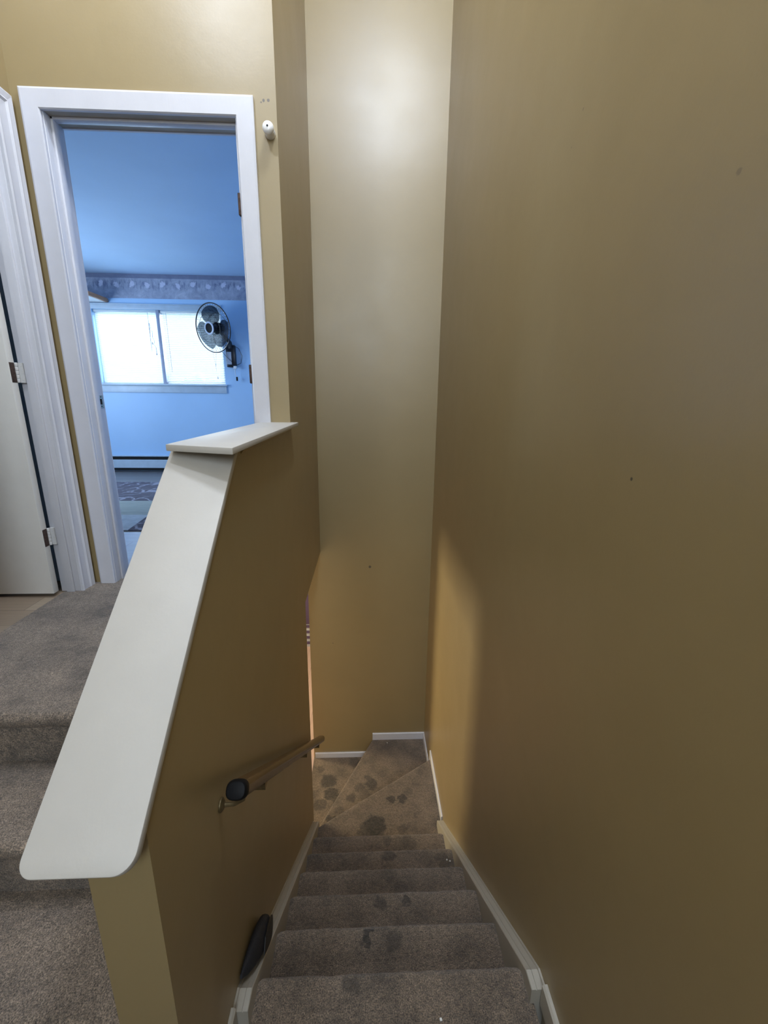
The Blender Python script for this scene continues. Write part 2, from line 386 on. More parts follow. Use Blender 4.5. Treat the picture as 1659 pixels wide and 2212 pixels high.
# right wall
b = BM(); add_prism(b, [(XR(-3.0), -3.0, -3.6), (XR(YF), YF, -3.6), (0.75, YF, -3.6), (0.75, -3.0, -3.6)], (0, 0, ZC+3.6))
struct(obj('wall_right', b, 'tan'))
# doorway wall (hall side tan)
b = BM()
for lo, hi in (((-1.62, YD, -1.2), (DL-0.02, YD+0.115, ZC)), ((DR+0.02, YD, -1.2), (XL2, YD+0.115, ZC)), ((DL-0.02, YD, DT+0.02), (DR+0.02, YD+0.115, ZC))):
    add_box(b, lo, hi)
bmesh.ops.remove_doubles(b, verts=b.verts, dist=1e-5)
struct(obj('wall_doorway', b, 'tan'))
# hall left wall with its doorway (Y 1.34 - 2.17)
b = BM()
add_box(b, (-1.605, -3.0, -1.8), (XW, 1.32, ZC)); add_box(b, (-1.605, 2.185, -1.0), (XW, YD+0.05, ZC)); add_box(b, (-1.605, 1.32, 1.19), (XW, 2.185, ZC))
struct(obj('wall_left', b, 'tan'))
struct(box('wall_back', (-1.63, -3.12, -3.6), (0.75, -3.0, ZC), 'tan'))
struct(box('ceiling', (-1.63, -3.12, ZC), (0.75, YF+0.12, ZC+0.1), 'ceiling'))

# ------------------------------------------------------------------ floors
def jit(bm, amp, sc=35):
    for v in bm.verts:
        n = noise.noise(v.co*sc); n2 = noise.noise(v.co*sc*0.35+Vector((5, 5, 5)))
        v.co.z += amp*n; v.co.y += amp*(n+1.3*n2)
def carpet_step(name, x0, x1, yb, yn, z, drop, sign, mat, parent, up=False):
    """tread from yb (back) to nosing yn, top z. sign +1: nosing faces +Y, -1: faces -Y"""
    b = BM(); s = sign; R = 0.022
    prof = [(yb, z-drop), (yb, z)]
    ny = max(2, int(abs(yn-yb)/0.03))
    for i in range(1, ny): prof.append((yb+(yn-s*R-yb)*i/ny, z))
    for k in range(7):
        a = PI/2*k/6; prof.append((yn-s*R+s*R*math.sin(a), z-R+R*math.cos(a)))
    for k, (dy, dz) in enumerate(((0.0, .035), (.008, .05), (.022, .062), (.026, .09), (.027, .13), (.028, drop))):
        if dz <= drop: prof.append((yn-s*dy, z-dz))
    nx = max(8, int((x1-x0)/0.02)); rings = []
    for i in range(nx+1):
        x = x0+(x1-x0)*i/nx
        e = min(x-x0, x1-x); pull = 0.010*max(0, 1-e/0.03)**2
        rings.append([(x, a-(s*pull if abs(a-yn) < 0.06 and abs(a-yb) > 1e-6 else 0), q-(pull*0.6 if q > z-0.03 and abs(a-yn) < 0.1 else 0)) for a, q in prof])
    add_sweep(b, rings); jit(b, 0.0022)
    return obj(name, b, mat, parent, smooth=True)

b = BM(); add_box(b, (-1.51, -3.0, -1.95), (XR(0), 0.40, -1.8)); add_box(b, (XL, 0.40, -1.95), (XR(0), 0.70, -1.8)); 
struct(obj('floor_landing', b, 'carpet'))
struct(box('floor', (-4.2, 0.6, -3.6), (XR(2), 5.9, -3.46), 'wood_red'))
# bottom of the stairwell, carpeted, up to the doorway
b = BM(); add_box(b, (XL2, 2.45, -3.46), (XR(3), YF, -3.4)); struct(obj('floor_stair_foot', b, 'carpet'))
struct(box('floor_lower_room', (-4.2, 2.2, -3.46), (XL2, YF+0.12, -3.41), 'wood_red'))
struct(box('floor_lower_room', (-4.2, YF+0.12, -3.46), (0.8, 5.9, -3.41), 'wood_red'))
b = BM(); add_box(b, (XW-0.08, 1.24, -1.12), (XL2, 2.36, -1.0)); struct(obj('floor_hall', b, 'carpet_up'))
struct(box('floor_side_room', (-3.6, 0.9, -1.12), (XW-0.08, 2.9, -1.004), 'wood_hall'))
struct(box('floor_bedroom', (-4.4, 2.36, -1.12), (-0.5, 6.12, -1.004), 'wood_dark'))

# ------------------------------------------------------------------ stairs down
st = thing('staircase', 'stained taupe carpeted stairs going down to two turning steps at the bottom', 'stairs', (0.08, 1.0, -3.4))
carpet_step('landing_nosing', -0.352, 0.518, 0.70, 0.980, -1.8, 0.215, 1, 'carpet', st)
for k, yn in enumerate((1.230, 1.482, 1.729, 1.975, 2.230)):
    z = -2.0-0.2*k
    carpet_step('step', -0.350, 0.522, yn-0.285, yn, z, 0.215, 1, 'carpet', st)
def winder(pts, z, drop=0.26):
    b = BM(); add_prism(b, [(x, y, z) for x, y in pts], (0, 0, -drop))
    bmesh.ops.recalc_face_normals(b, faces=b.faces)
    es = [e for e in b.edges if all(abs(v.co.z-z) < 1e-5 for v in e.verts)]
    bmesh.ops.bevel(b, geom=es, offset=0.026, segments=5, profile=0.5, affect='EDGES')
    bmesh.ops.subdivide_edges(b, edges=[e for e in b.edges if e.calc_length() > 0.05], cuts=10, use_grid_fill=True)
    return obj('winder_step', b, 'carpet', st, smooth=True)
winder([(XL+.001, 2.195), (XR(2.2)-.001, 2.195), (XR(3)-.001, 3.053), (XL+.001, 2.437)], -3.0)
winder([(XL+.001, 2.40), (XR(2.9)-.001, 2.98), (XR(3.5)-.001, 3.499), (0.060, 3.499), (XL+.001, 2.585)], -3.2, 0.25)

# skirt boards along the flight (grooved top), ending in a short level piece
def skirt(name, side):
    s = 1 if side == 'R' else -1
    def wallx(y): return XR(y)-0.0005 if s == 1 else XL+0.0005
    yk, ye = (0.934, 0.883) if s == 1 else (0.912, 0.857)
    nl = lambda y: -2.0-(y-1.231)*0.8040+0.016
    yt = 2.44 if s == 1 else 2.50
    path = [(yt, nl(yt)), (yk, nl(yk)), (ye, nl(yk)+0.004)]
    W = 0.045
    # (distance from wall, height)
    prof = [(0, -0.30), (0, 0.003), (0.006, 0.003), (0.0075, -0.002), (0.010, -0.002), (0.011, 0.0), (0.027, 0.0), (0.028, -0.003), (0.0305, -0.003), (0.0315, 0.0), (0.043, 0.0), (W, -0.003), (W, -0.30)]
    b = BM(); rings = []
    for q in path:
        rings.append([(wallx(q[0])-s*a, q[0], max(q[1]+h, q[1]-0.30)) for a, h in prof])
    add_sweep(b, rings)
    o = obj(name, b, 'skirt', st); return nl, yk, ye
nlR = skirt('skirt_board', 'R'); nlL = skirt('skirt_board', 'L')
def base(name, pts, z0, z1, mat='trim', t=0.014, inward=(0, 0)):
    """pts: two xy points on the wall, inward: unit normal"""
    (x0, y0), (x1, y1) = pts; nx, ny = inward; b = BM()
    prof = [(0.0005, z0), (0.0005, z1), (t*0.6, z1), (t, z1-0.006), (t, z0)]
    add_sweep(b, [[(x+nx*d, y+ny*d, z) for d, z in prof] for x, y in ((x0, y0), (x1, y1))])
    return struct(obj(name, b, mat))
base('baseboard_landing_right', ((XR(.881), .881), (XR(-1.5), -1.5)), -1.8, -1.715, 'skirt', 0.016, (-1, 0))
base('baseboard_landing_left', ((XL, .855), (XL, .612)), -1.8, -1.70, 'skirt', 0.014, (1, 0))
base('baseboard_winder_right', ((XR(2.47), 2.46), (XR(3.05), 3.075)), -3.06, -2.945, 'trim', 0.012, (-1, 0))
base('baseboard_corner_right', ((XR(3.0), 3.10), (XR(3.5), 3.487)), -3.25, -3.135, 'trim', 0.012, (-1, 0))
base('baseboard_corner_far', ((0.064, YF), (XR(3.5)-.001, YF)), -3.21, -3.132, 'trim', 0.012, (0, -1))
base('baseboard_foot_far', ((XL2+0.012, YF), (0.02, YF)), -3.41, -3.345, 'trim', 0.014, (0, -1))

# ------------------------------------------------------------------ stairs up (left)
su = thing('staircase', 'taupe carpeted steps climbing on the left up to the hall outside the doors', 'stairs', (-0.95, 0.9, -1.8))
carpet_step('hall_nosing', XW+.001, XL2-.001, 1.50, 1.222, -1.0, 0.20, -1, 'carpet_up', su)
carpet_step('step', XW+.001, XL2-.001, 1.26, 0.950, -1.2, 0.20, -1, 'carpet_up', su)
carpet_step('step', XW+.001, XL2-.001, 0.985, 0.686, -1.4, 0.20, -1, 'carpet_up', su)
carpet_step('step', XW+.001, XL2-.001, 0.72, 0.415, -1.6, 0.20, -1, 'carpet_up', su)

# ------------------------------------------------------------------ half wall caps
nrm = Vector((0, -0.8143, 1)).normalized(); tl = Vector((0, 1, 0.8143)).normalized()
b = BM()
x0, x1 = -0.572, -0.384; y0, y1 = 0.560, 1.319
org = Vector((0, y0, sl(y0)+0.001)); L = (y1-y0)*math.hypot(1, .8143)
pts = []
for cx, cs, a0, R in ((x0, L, None, 0), (x0, 0, PI, 0.028), (x1, 0, 3*PI/2, 0.034), (x1, L, None, 0)):
    if a0 is None: pts.append((cx, cs)); continue
    ccx = cx+R if cx == x0 else cx-R; cc = cs+R
    for k in range(9):
        a = a0+PI/2*k/8; pts.append((ccx+R*math.cos(a), cc+R*math.sin(a)))
add_prism(b, [org+Vector((a, 0, 0))+tl*s for a, s in pts], nrm*0.022)
tag(obj('wall_cap_board', b, 'cap', bevel=0.003), 'long white painted board sloping along the top of the half wall beside the stairs', 'wall cap')
hc = thing('wall_cap_ledge', 'short level white ledge at the head of the half wall, meeting the door casing', 'wall cap', (-0.46, 1.7, -0.15))
b = BM()
pl = [(-0.566, 1.250), (-0.357, 1.175), (-0.350, 2.300), (-0.3885, 2.300), (-0.3885, 2.283), (-0.488, 2.283), (-0.490, 2.2655), (-0.543, 2.2655)]
zt = lambda y: -0.130+0.0085*(y-1.2)
bot = [b.verts.new((x, y, zt(y)-0.019)) for x, y in pl]; top = [b.verts.new((x, y, zt(y))) for x, y in pl]
b.faces.new(bot); b.faces.new(list(reversed(top)))
for i in range(len(pl)): b.faces.new([bot[i], top[i], top[(i+1) % len(pl)], bot[(i+1) % len(pl)]])
obj('ledge_board', b, 'cap', hc, bevel=0.0025)
b = BM(); add_sweep(b, [[(XL+a, y, zt(y)-0.0195-h) for a, h in ((0.0006, 0), (0.018, 0), (0.015, 0.006), (0.007, 0.012), (0.0006, 0.022))] for y in (1.36, 2.283)])
obj('cove_moulding', b, 'tan', hc)

# ------------------------------------------------------------------ bedroom door frame
def casing_path(bm, corners, outs, prof, normal, plane):
    """corners: (u,z) inner line; outs: (du,dz); prof: (outward, proud); plane: function (u,z,d)->xyz"""
    add_sweep(bm, [[plane(u+du*a, z+dz*a, d) for a, d in prof] for (u, z), (du, dz) in zip(corners, outs)])
ft = struct(bpy.data.objects.new('trim_bedroom_doorway', None)); COL.objects.link(ft); ft.location = (-0.98, YD, -1.0); bpy.context.view_layer.update()
b = BM()
cp = [(0, 0), (0, 0.012), (0.004, 0.018), (0.070, 0.018), (0.078, 0.014), (0.078, 0)]
casing_path(b, [(DL-0.003, -1.0), (DL-0.003, DT-0.004), (DR+0.006, DT-0.004), (DR+0.006, -1.0)], [(-1, 0), (-1, 1), (1, 1), (1, 0)], cp, None, lambda u, z, d: (u, YD-0.0005-d, z))
obj('casing', b, 'trim', ft)
b = BM()   # jamb lining with stop
for lo, hi in (((DL-0.02, YD, -1.0), (DL, 2.41, DT)), ((DR, YD, -1.0), (DR+0.02, 2.41, DT)), ): add_box(b, lo, hi)
obj('jamb_lining', b, 'trim', ft, bevel=0.0015)
box('head_lining', (DL-0.02, YD, DT), (DR+0.02, 2.41, DT+0.02), 'soffit', ft)
b = BM()
add_box(b, (DL, 2.325, -1.0), (DL+0.011, 2.362, DT)); add_box(b, (DR-0.013, 2.325, -1.0), (DR, 2.362, DT)); add_box(b, (DL, 2.325, DT-0.011), (DR, 2.362, DT))
obj('door_stop', b, 'trim', ft, bevel=0.002)
b = BM()
casing_path(b, [(DL-0.003, -1.0), (DL-0.003, DT-0.004), (DR+0.006, DT-0.004), (DR+0.006, -1.0)], [(-1, 0), (-1, 1), (1, 1), (1, 0)], cp, None, lambda u, z, d: (u, YD+0.1155+d+0.01, z))
obj('inner_casing', b, 'trim', ft)
# hinge recesses on right jamb (door taken off) and strike plate on left jamb
for z in (0.86, 0.115):
    h = box('hinge_plate', (DR-0.0155, 2.296, z-0.045), (DR-0.0005, 2.322, z+0.045), 'rust', ft, 0.003); h['label'] = 'rusty hinge plate left on the frame'
b = BM(); add_box(b, (DL+0.0004, 2.366, -0.060), (DL+0.0026, 2.404, 0.004)); s_ = obj('strike_plate', b, 'steel', ft, 0.0008)
q = BM(); add_box(q, (DL+0.0024, 2.374, -0.042), (DL+0.0034, 2.392, -0.014)); obj('latch_hole', q, 'dark_hole', s_)
for z in (-0.004, -0.052):
    q = BM(); add_lathe(q, (DL+0.0024, 2.383, z), (1, 0, 0), [(0.003, 0), (0.003, 0.0012)], 10); obj('screw', q, 'dark_hole', s_)

# ------------------------------------------------------------------ left door: frame and open leaf
fl = struct(bpy.data.objects.new('trim_side_doorway', None)); COL.objects.link(fl); fl.location = (XW, 1.75, -1.0); bpy.context.view_layer.update()
JY = 2.168
b = BM()
cp2 = [(0, 0), (0, 0.012), (0.006, 0.017), (0.010, 0.012), (0.052, 0.014), (0.060, 0.021), (0.068, 0.016), (0.090, 0.020), (0.096, 0.016), (0.096, 0)]
casing_path(b, [(1.34, -1.0), (1.34, 1.125), (JY+0.002, 1.125), (JY+0.002, -1.0)], [(-1, 0), (-1, 1), (1, 1), (1, 0)], cp2, None, lambda u, z, d: (XW+0.0005+d, u, z))
obj('casing', b, 'trim', fl)
b = BM()
for lo, hi in (((-1.607, JY, -1.0), (XW, JY+0.017, 1.15)), ((-1.607, 1.32, -1.0), (XW, 1.337, 1.15)), ((-1.607, 1.337, 1.13), (XW, JY, 1.15))): add_box(b, lo, hi)
obj('jamb_lining', b, 'trim', fl, bevel=0.0015)
b = BM()
for lo, hi in (((-1.575, JY-0.012, -1.0), (-1.535, JY, 1.13)), ((-1.575, 1.337, -1.0), (-1.535, 1.349, 1.13)), ((-1.575, 1.349, 1.118), (-1.535, JY-0.012, 1.13))): add_box(b, lo, hi)
obj('door_stop', b, 'trim', fl, bevel=0.002)
d1 = struct(bpy.data.objects.new('door_1', None)); COL.objects.link(d1); d1.location = (-2.0, 2.12, -0.985); bpy.context.view_layer.update()
box('door_leaf', (-2.39, 2.103, -0.985), (-1.602, 2.140, 1.12), 'door_white', d1, 0.002)
for z in (0.10, -0.69):
    lf = BM(); add_box(lf, (-1.6045, 2.108, z-0.044), (-1.6005, 2.137, z+0.044)); hp = obj('hinge', lf, 'rust', d1, 0.0015)
    b = BM()
    for k in range(5):
        add_lathe(b, (-1.600, 2.1445, z-0.044+k*0.0178), (0, 0, 1), [(0.0062, 0.0006), (0.0066, 0.002), (0.0066, 0.0158), (0.0062, 0.0172)], 14)
    obj('hinge_knuckle', b, 'hinge_paint', hp, smooth=True)
    b = BM(); add_box(b, (-1.598, 2.151, z-0.044), (-1.5775, 2.167, z+0.044)); 
    for k in range(3): add_lathe(b, (-1.585+0.002*(k % 2), 2.151, z-0.03+k*0.03), (0, -1, 0), [(0.003, 0), (0.003, 0.001)], 8)
    obj('hinge_leaf', b, 'hinge_paint', hp)

# enclosing shells of the neighbouring rooms
b = BM()
add_box(b, (-3.7, 0.8, -1.12), (-3.6, 2.9, 1.6)); add_box(b, (-3.6, 0.8, -1.12), (-1.63, 0.9, 1.6)); add_box(b, (-3.6, 2.62, -1.0), (-1.63, 2.72, 1.6))
struct(obj('wall_side_room', b, 'dark_room'))
struct(box('ceiling_side_room', (-3.7, 0.8, 1.48), (-1.63, 2.9, 1.6), 'dark_room'))

# ------------------------------------------------------------------ bedroom (blue)
YB = 6.1; ZB = 1.487
WX0, WX1, WZ0, WZ1 = -3.49, -1.875, 0.165, 1.075
b = BM()
for lo, hi in (((-4.4, YB, -1.1), (WX0, YB+0.14, 1.6)), ((WX1, YB, -1.1), (-0.4, YB+0.14, 1.6)), ((WX0, YB, -1.1), (WX1, YB+0.14, WZ0)), ((WX0, YB, WZ1), (WX1, YB+0.14, 1.6))): add_box(b, lo, hi)
struct(obj('wall_bedroom_far', b, 'blue'))
b = BM(); add_box(b, (-4.5, 2.4, -1.1), (-4.4, YB+0.14, 1.6)); struct(obj('wall_bedroom_left', b, 'blue'))
b = BM(); add_box(b, (-0.508, 2.4, -1.1), (-0.507, YB, 1.6)); add_box(b, (-0.507, 3.7, -1.15), (-0.4, YB, 1.6)); struct(obj('wall_bedroom_right', b, 'blue'))
b = BM()
for lo, hi in (((-4.4, 2.4, -1.0), (DL-0.02, 2.409, 1.6)), ((DR+0.02, 2.4, -1.0), (-0.508, 2.409, 1.6)), ((DL-0.02, 2.4, DT+0.02), (DR+0.02, 2.409, 1.6))): add_box(b, lo, hi)
add_box(b, (-4.4, 2.30, -1.0), (-1.64, 2.4, 1.6))
struct(obj('wall_bedroom_near', b, 'blue'))
struct(box('ceiling_bedroom', (-4.4, 2.41, ZB), (-0.508, YB, 1.6), 'blue_ceiling'))
struct(box('trim_border_paper', (-4.39, YB-0.003, 1.205), (-0.51, YB-0.0005, ZB-0.0005), 'border'))

win = struct(bpy.data.objects.new('window_1', None)); COL.objects.link(win); win.location = (-2.67, YB, WZ0); bpy.context.view_layer.update()
b = BM()  # head casing, side casing and apron with stool
add_box(b, (WX0-0.07, YB-0.018, WZ1), (WX1+0.02, YB-0.0005, WZ1+0.055)); add_box(b, (WX0-0.07, YB-0.024, WZ1+0.055), (WX1+0.025, YB-0.0005, WZ1+0.066))
obj('head_casing', b, 'heater', win, 0.002)
b = BM(); add_box(b, (WX0-0.09, YB-0.045, WZ0-0.022), (WX1+0.028, YB+0.10, WZ0)); obj('sill', b, 'heater', win, 0.004)
b = BM(); add_box(b, (WX0-0.07, YB-0.018, WZ0-0.112), (WX1+0.012, YB-0.0005, WZ0-0.0225)); obj('apron', b, 'heater', win, 0.003)
b = BM()
for x in (WX0, -2.69, WX1-0.035): add_box(b, (x, YB+0.07, WZ0), (x+0.035, YB+0.11, WZ1))
for z in (WZ0, WZ1-0.035): add_box(b, (WX0, YB+0.072, z), (WX1, YB+0.108, z+0.035))
obj('sash_frame', b, 'window_metal', win, 0.002)
b = BM(); add_box(b, (WX0+0.03, YB+0.088, WZ0+0.03), (WX1-0.03, YB+0.090, WZ1-0.03)); obj('window_pane', b, 'glass', win)
b = BM(); add_box(b, (-2.693, YB+0.006, WZ0), (-2.653, YB+0.07, WZ1)); obj('mullion', b, 'window_metal', win, 0.002)

def blind(x0, x1, tilt, label, wand_x, cord):
    t = thing('venetian_blind', label, 'window blind', ((x0+x1)/2, YB+0.04, WZ1), 'white slatted blinds on the bedroom window')
    yc = YB+0.036
    b = BM(); add_box(b, (x0, yc-0.016, WZ1-0.030), (x1, yc+0.016, WZ1-0.002)); obj('headrail', b, 'slat', t, 0.002)
    b = BM(); n = 39; zb = WZ0+0.018; zt_ = WZ1-0.045
    for i in range(n):
        z = zb+(zt_-zb)*i/(n-1); a = tilt+random.uniform(-.03, .03)
        rings = []
        for x in (x0+0.004, x1-0.004):
            ring = []
            for s in (-1, -0.5, 0, 0.5, 1):
                ring.append((x, yc+s*0.0125*math.cos(a), z+s*0.0125*math.sin(a)+0.0012*(1-s*s)))
            for s in (1, 0, -1):
                ring.append((x, yc+s*0.0125*math.cos(a), z+s*0.0125*math.sin(a)+0.0012*(1-s*s)-0.0006))
            rings.append(ring)
        add_sweep(b, rings)
    o = obj('slats', b, 'slat', t)
    b = BM(); add_box(b, (x0+0.003, yc-0.012, WZ0+0.001), (x1-0.003, yc+0.012, WZ0+0.012)); obj('bottom_rail', b, 'slat', t, 0.002)
    b = BM()
    for f in (0.06, 0.5, 0.94): add_tube(b, [(x0+(x1-x0)*f, yc-0.0135, WZ1-0.03), (x0+(x1-x0)*f, yc-0.0135, WZ0+0.012)], 0.0009, 5)
    obj('ladder_cord', b, 'cord_white', t)
    b = BM(); add_tube(b, [(wand_x, yc-0.022, WZ1-0.03), (wand_x+0.004, yc-0.026, WZ1-0.5), (wand_x+0.006, yc-0.024, WZ1-cord)], 0.0028, 6); obj('tilt_wand', b, 'window_metal', t)
    return t
tb = blind(WX0+0.01, -2.70, math.radians(62), 'white slatted blind, almost shut, on the left half of the bedroom window', -2.80, 0.16)
b = BM()  # tangled pull cords with tassels on left blind
add_tube(b, [(-2.79, YB+.006, 0.92), (-2.775, YB+.004, 0.86), (-2.80, YB+.004, 0.84), (-2.76, YB+.004, 0.82), (-2.765, YB+.004, 0.74), (-2.745, YB+.004, 0.70), (-2.76, YB+.004, 0.66), (-2.735, YB+.004, 0.62), (-2.735, YB+.004, 0.56)], 0.0030, 6)
add_lathe(b, (-2.775, YB+.004, 0.66), (0, 0, 1), [(0.003, 0.03), (0.008, 0.0)], 10); add_lathe(b, (-2.735, YB+.004, 0.53), (0, 0, 1), [(0.003, 0.03), (0.008, 0.0)], 10)
obj('pull_cord', b, 'window_metal', tb)
tb = blind(-2.645, WX1-0.004, math.radians(38), 'white slatted blind with open slats, on the right half of the bedroom window', -2.57, 0.76)
b = BM(); add_tube(b, [(-2.02, YB+.006, 1.02), (-2.015, YB+.006, .60), (-1.985, YB+.006, .40), (-1.985, YB+.006, .33)], 0.0018, 5); add_tube(b, [(-1.95, YB+.006, 1.02), (-1.965, YB+.006, .60), (-1.985, YB+.006, .40)], 0.0018, 5)
add_lathe(b, (-1.972, YB+.006, 0.24), (0, 0, 1), [(0.003, 0.03), (0.007, 0.0)], 10)
obj('pull_cord', b, 'window_metal', tb)

# baseboard heater under the window
ht = thing('baseboard_heater', 'low pale metal baseboard heater with dark slots under the bedroom window', 'heater', (-2.7, YB-0.04, -1.004))
hx0, hx1 = -4.2, -1.0
b = BM()
add_sweep(b, [[(x, YB-0.001-d, z) for d, z in ((0, -1.0), (0, -.785), (.055, -.785), (.062, -.792), (.050, -.800), (.012, -.800), (.012, -0.99), (0.012, -1.0))] for x in (hx0, hx1)])
obj('heater_back', b, 'heater', ht)
b = BM(); add_sweep(b, [[(x, YB-0.001-d, z) for d, z in ((.060, -.955), (.068, -.95), (.068, -.845), (.058, -.838), (.055, -.845), (.060, -.85))] for x in (hx0, hx1)])
obj('front_cover', b, 'heater', ht)
b = BM(); add_box(b, (hx0, YB-0.052, -0.985), (hx1, YB-0.014, -0.81)); obj('heating_element', b, 'dark_hole', ht)
# patterned rug and floor boards near the door, paled by painted-in reflected light
b = BM(); add_box(b, (-3.9, 3.25, -1.004), (-1.0, 5.23, -0.994)); tag(obj('rug', b, 'rug', bevel=0.003), 'large rug with dark floral band and pale bands on the bedroom floor', 'rug')
b = BM(); add_box(b, (-3.9, 2.45, -1.004), (-0.9, 3.20, -0.997)); struct(obj('floor_bedroom_boards', b, 'glare_floor'))
# shelf on bedroom wall
sh = thing('wall_shelf', 'brown wooden shelf end beside the border paper above the bedroom window', 'shelf', (-3.6, YB, 1.15))
b = BM(); add_box(b, (-4.3, 5.70, 1.152), (-3.26, YB-0.0005-.003, 1.196)); obj('shelf_board', b, 'shelf_wood', sh)
b = BM(); add_box(b, (-4.29, 5.72, 1.1495), (-3.285, YB-0.02, 1.1518)); obj('shelf_underside', b, 'cord_white', sh)

# wall fan
fc = Vector((-1.905, 5.86, 0.835)); fa = Vector((-0.47, -0.86, -0.13)).normalized(); R = 0.285
fn = thing('wall_fan', 'black round caged fan mounted on the blue wall by the window', 'fan', (-1.80, YB, 0.55))
fu = fa.cross(Vector((0, 0, 1))).normalized(); fv = fa.cross(fu)
P = lambda rr, a, h: fc+fa*h+(fu*math.cos(a)+fv*math.sin(a))*rr
b = BM()
add_tube(b, [P(R, 2*PI*k/64, 0.0) for k in range(64)], 0.0075, 8, True)
for k in range(44):
    a = 2*PI*k/44
    add_tube(b, [P(0.075, a+0.25, 0.058), P(0.15, a+0.14, 0.052), P(0.23, a+0.05, 0.034), P(R, a, 0.0)], 0.0009, 4)
    add_tube(b, [P(0.07, a, -0.085), P(0.17, a, -0.075), P(0.25, a, -0.045), P(R, a, 0.0)], 0.0009, 4)
for rr, h in ((0.17, 0.051), (0.17, -0.075)): add_tube(b, [P(rr, 2*PI*k/48, h) for k in range(48)], 0.0022, 6, True)
obj('cage', b, 'black_fan', fn, smooth=True)
b = BM(); add_lathe(b, fc+fa*0.056, fa, [(0.074, -0.004), (0.076, 0.006), (0.070, 0.010), (0.056, 0.010), (0.055, 0.0), (0.06, -0.004)], 36); obj('hub_ring', b, 'silver', fn, smooth=True)
b = BM(); add_lathe(b, fc+fa*0.056, fa, [(0.055, -0.002), (0.055, 0.004), (0.045, 0.007), (0.0, 0.008)], 36); obj('hub_badge', b, 'black', fn, smooth=True)
b = BM(); add_lathe(b, fc, fa, [(0.02, 0.035), (0.045, 0.03), (0.05, 0.0), (0.05, -0.03), (0.0, -0.032)], 28); obj('blade_hub', b, 'black_fan', fn, smooth=True)
for k in range(3):
    a0 = 2*PI*k/3+0.35; b = BM(); nr, na = 8, 9; g = []
    for i in range(nr):
        rr = 0.045+(R-0.03-0.045)*i/(nr-1); wd = math.radians(44+52*math.sin(PI*min(1, i/(nr-1)*0.8+0.1)))
        g.append([b.verts.new(P(rr, a0+wd*(j/(na-1)-0.5)*1.25+0.25*i/(nr-1), 0.018*(1-2*j/(na-1)))) for j in range(na)])
    for i in range(nr-1):
        for j in range(na-1): b.faces.new([g[i][j], g[i+1][j], g[i+1][j+1], g[i][j+1]])
    bmesh.ops.solidify(b, geom=b.faces[:], thickness=0.003)
    obj('fan_blade', b, 'blade', fn, smooth=True)
b = BM(); add_lathe(b, fc, fa, [(0.0, -0.17), (0.035, -0.165), (0.06, -0.14), (0.068, -0.10), (0.07, -0.06), (0.06, -0.055)], 28); obj('motor_housing', b, 'black_fan', fn, smooth=True)
bk = Vector((-1.765, YB-0.04, 0.53))
b = BM(); add_tube(b, [fc-fa*0.12, fc-fa*0.15+Vector((0.0, 0.02, -0.08)), bk+Vector((0, -0.01, 0.16)), bk+Vector((0, 0, 0.09))], [0.022, 0.024, 0.026, 0.03], 10); obj('bracket_arm', b, 'black_fan', fn, smooth=True)
b = BM(); add_box(b, (-1.825, YB-0.062, 0.385), (-1.705, YB-0.001, 0.66)); bx_ = obj('control_box', b, 'black_fan', fn, 0.012)
b = BM(); add_box(b, (-1.815, YB-0.0645, 0.42), (-1.755, YB-0.0622, 0.575)); obj('grey_label', b, 'grey_label', bx_)
b = BM(); add_box(b, (-1.735, YB-0.075, 0.365), (-1.695, YB-0.05, 0.40)); obj('plug', b, 'cord_white', bx_, 0.003)
b = BM(); add_tube(b, [(-1.73, YB-.05, .66), (-1.66, YB-.04, .62), (-1.625, YB-.03, .53), (-1.645, YB-.03, .44), (-1.70, YB-.05, .41)], 0.0035, 6)
add_tube(b, [(-1.88, YB-.10, .60), (-1.82, YB-.075, .52), (-1.74, YB-.07, .44)], 0.003, 6)
obj('power_cord', b, 'black_fan', fn, smooth=True)
b = BM(); add_tube(b, [(-1.72, YB-.06, .37), (-1.722, YB-.055, .29), (-1.705, YB-.05, .27)], 0.0032, 6); obj('cord_tail', b, 'cord_white', fn)
b = BM(); add_box(b, (-1.715, YB-.060, .215), (-1.695, YB-.045, .265)); obj('cord_plug', b, 'black', fn, 0.003)

# trees outside the bedroom window
for i, (x, y, z, s) in enumerate(((-1.75, 7.1, -0.1, .38), (-2.6, 7.1, 0.0, .33), (-3.4, 7.1, -0.25, .30))):
    b = BM()
    bmesh.ops.create_icosphere(b, subdivisions=4, radius=s)
    for v in b.verts: v.co *= 1+0.28*noise.noise(v.co*7+Vector((i*3, 0, 0)))+0.12*noise.noise(v.co*23)
    bmesh.ops.translate(b, vec=(x, y, z), verts=b.verts)
    tag(obj('garden_bush', b, 'lawn', smooth=True), ['green bush faintly seen between slats of the right-hand blind, nearer the fan', 'green bush faintly seen through the right-hand blind beside the mullion', 'green bush outside behind the shut left-hand blind'][i], 'bush', 'bushes outside the bedroom window')

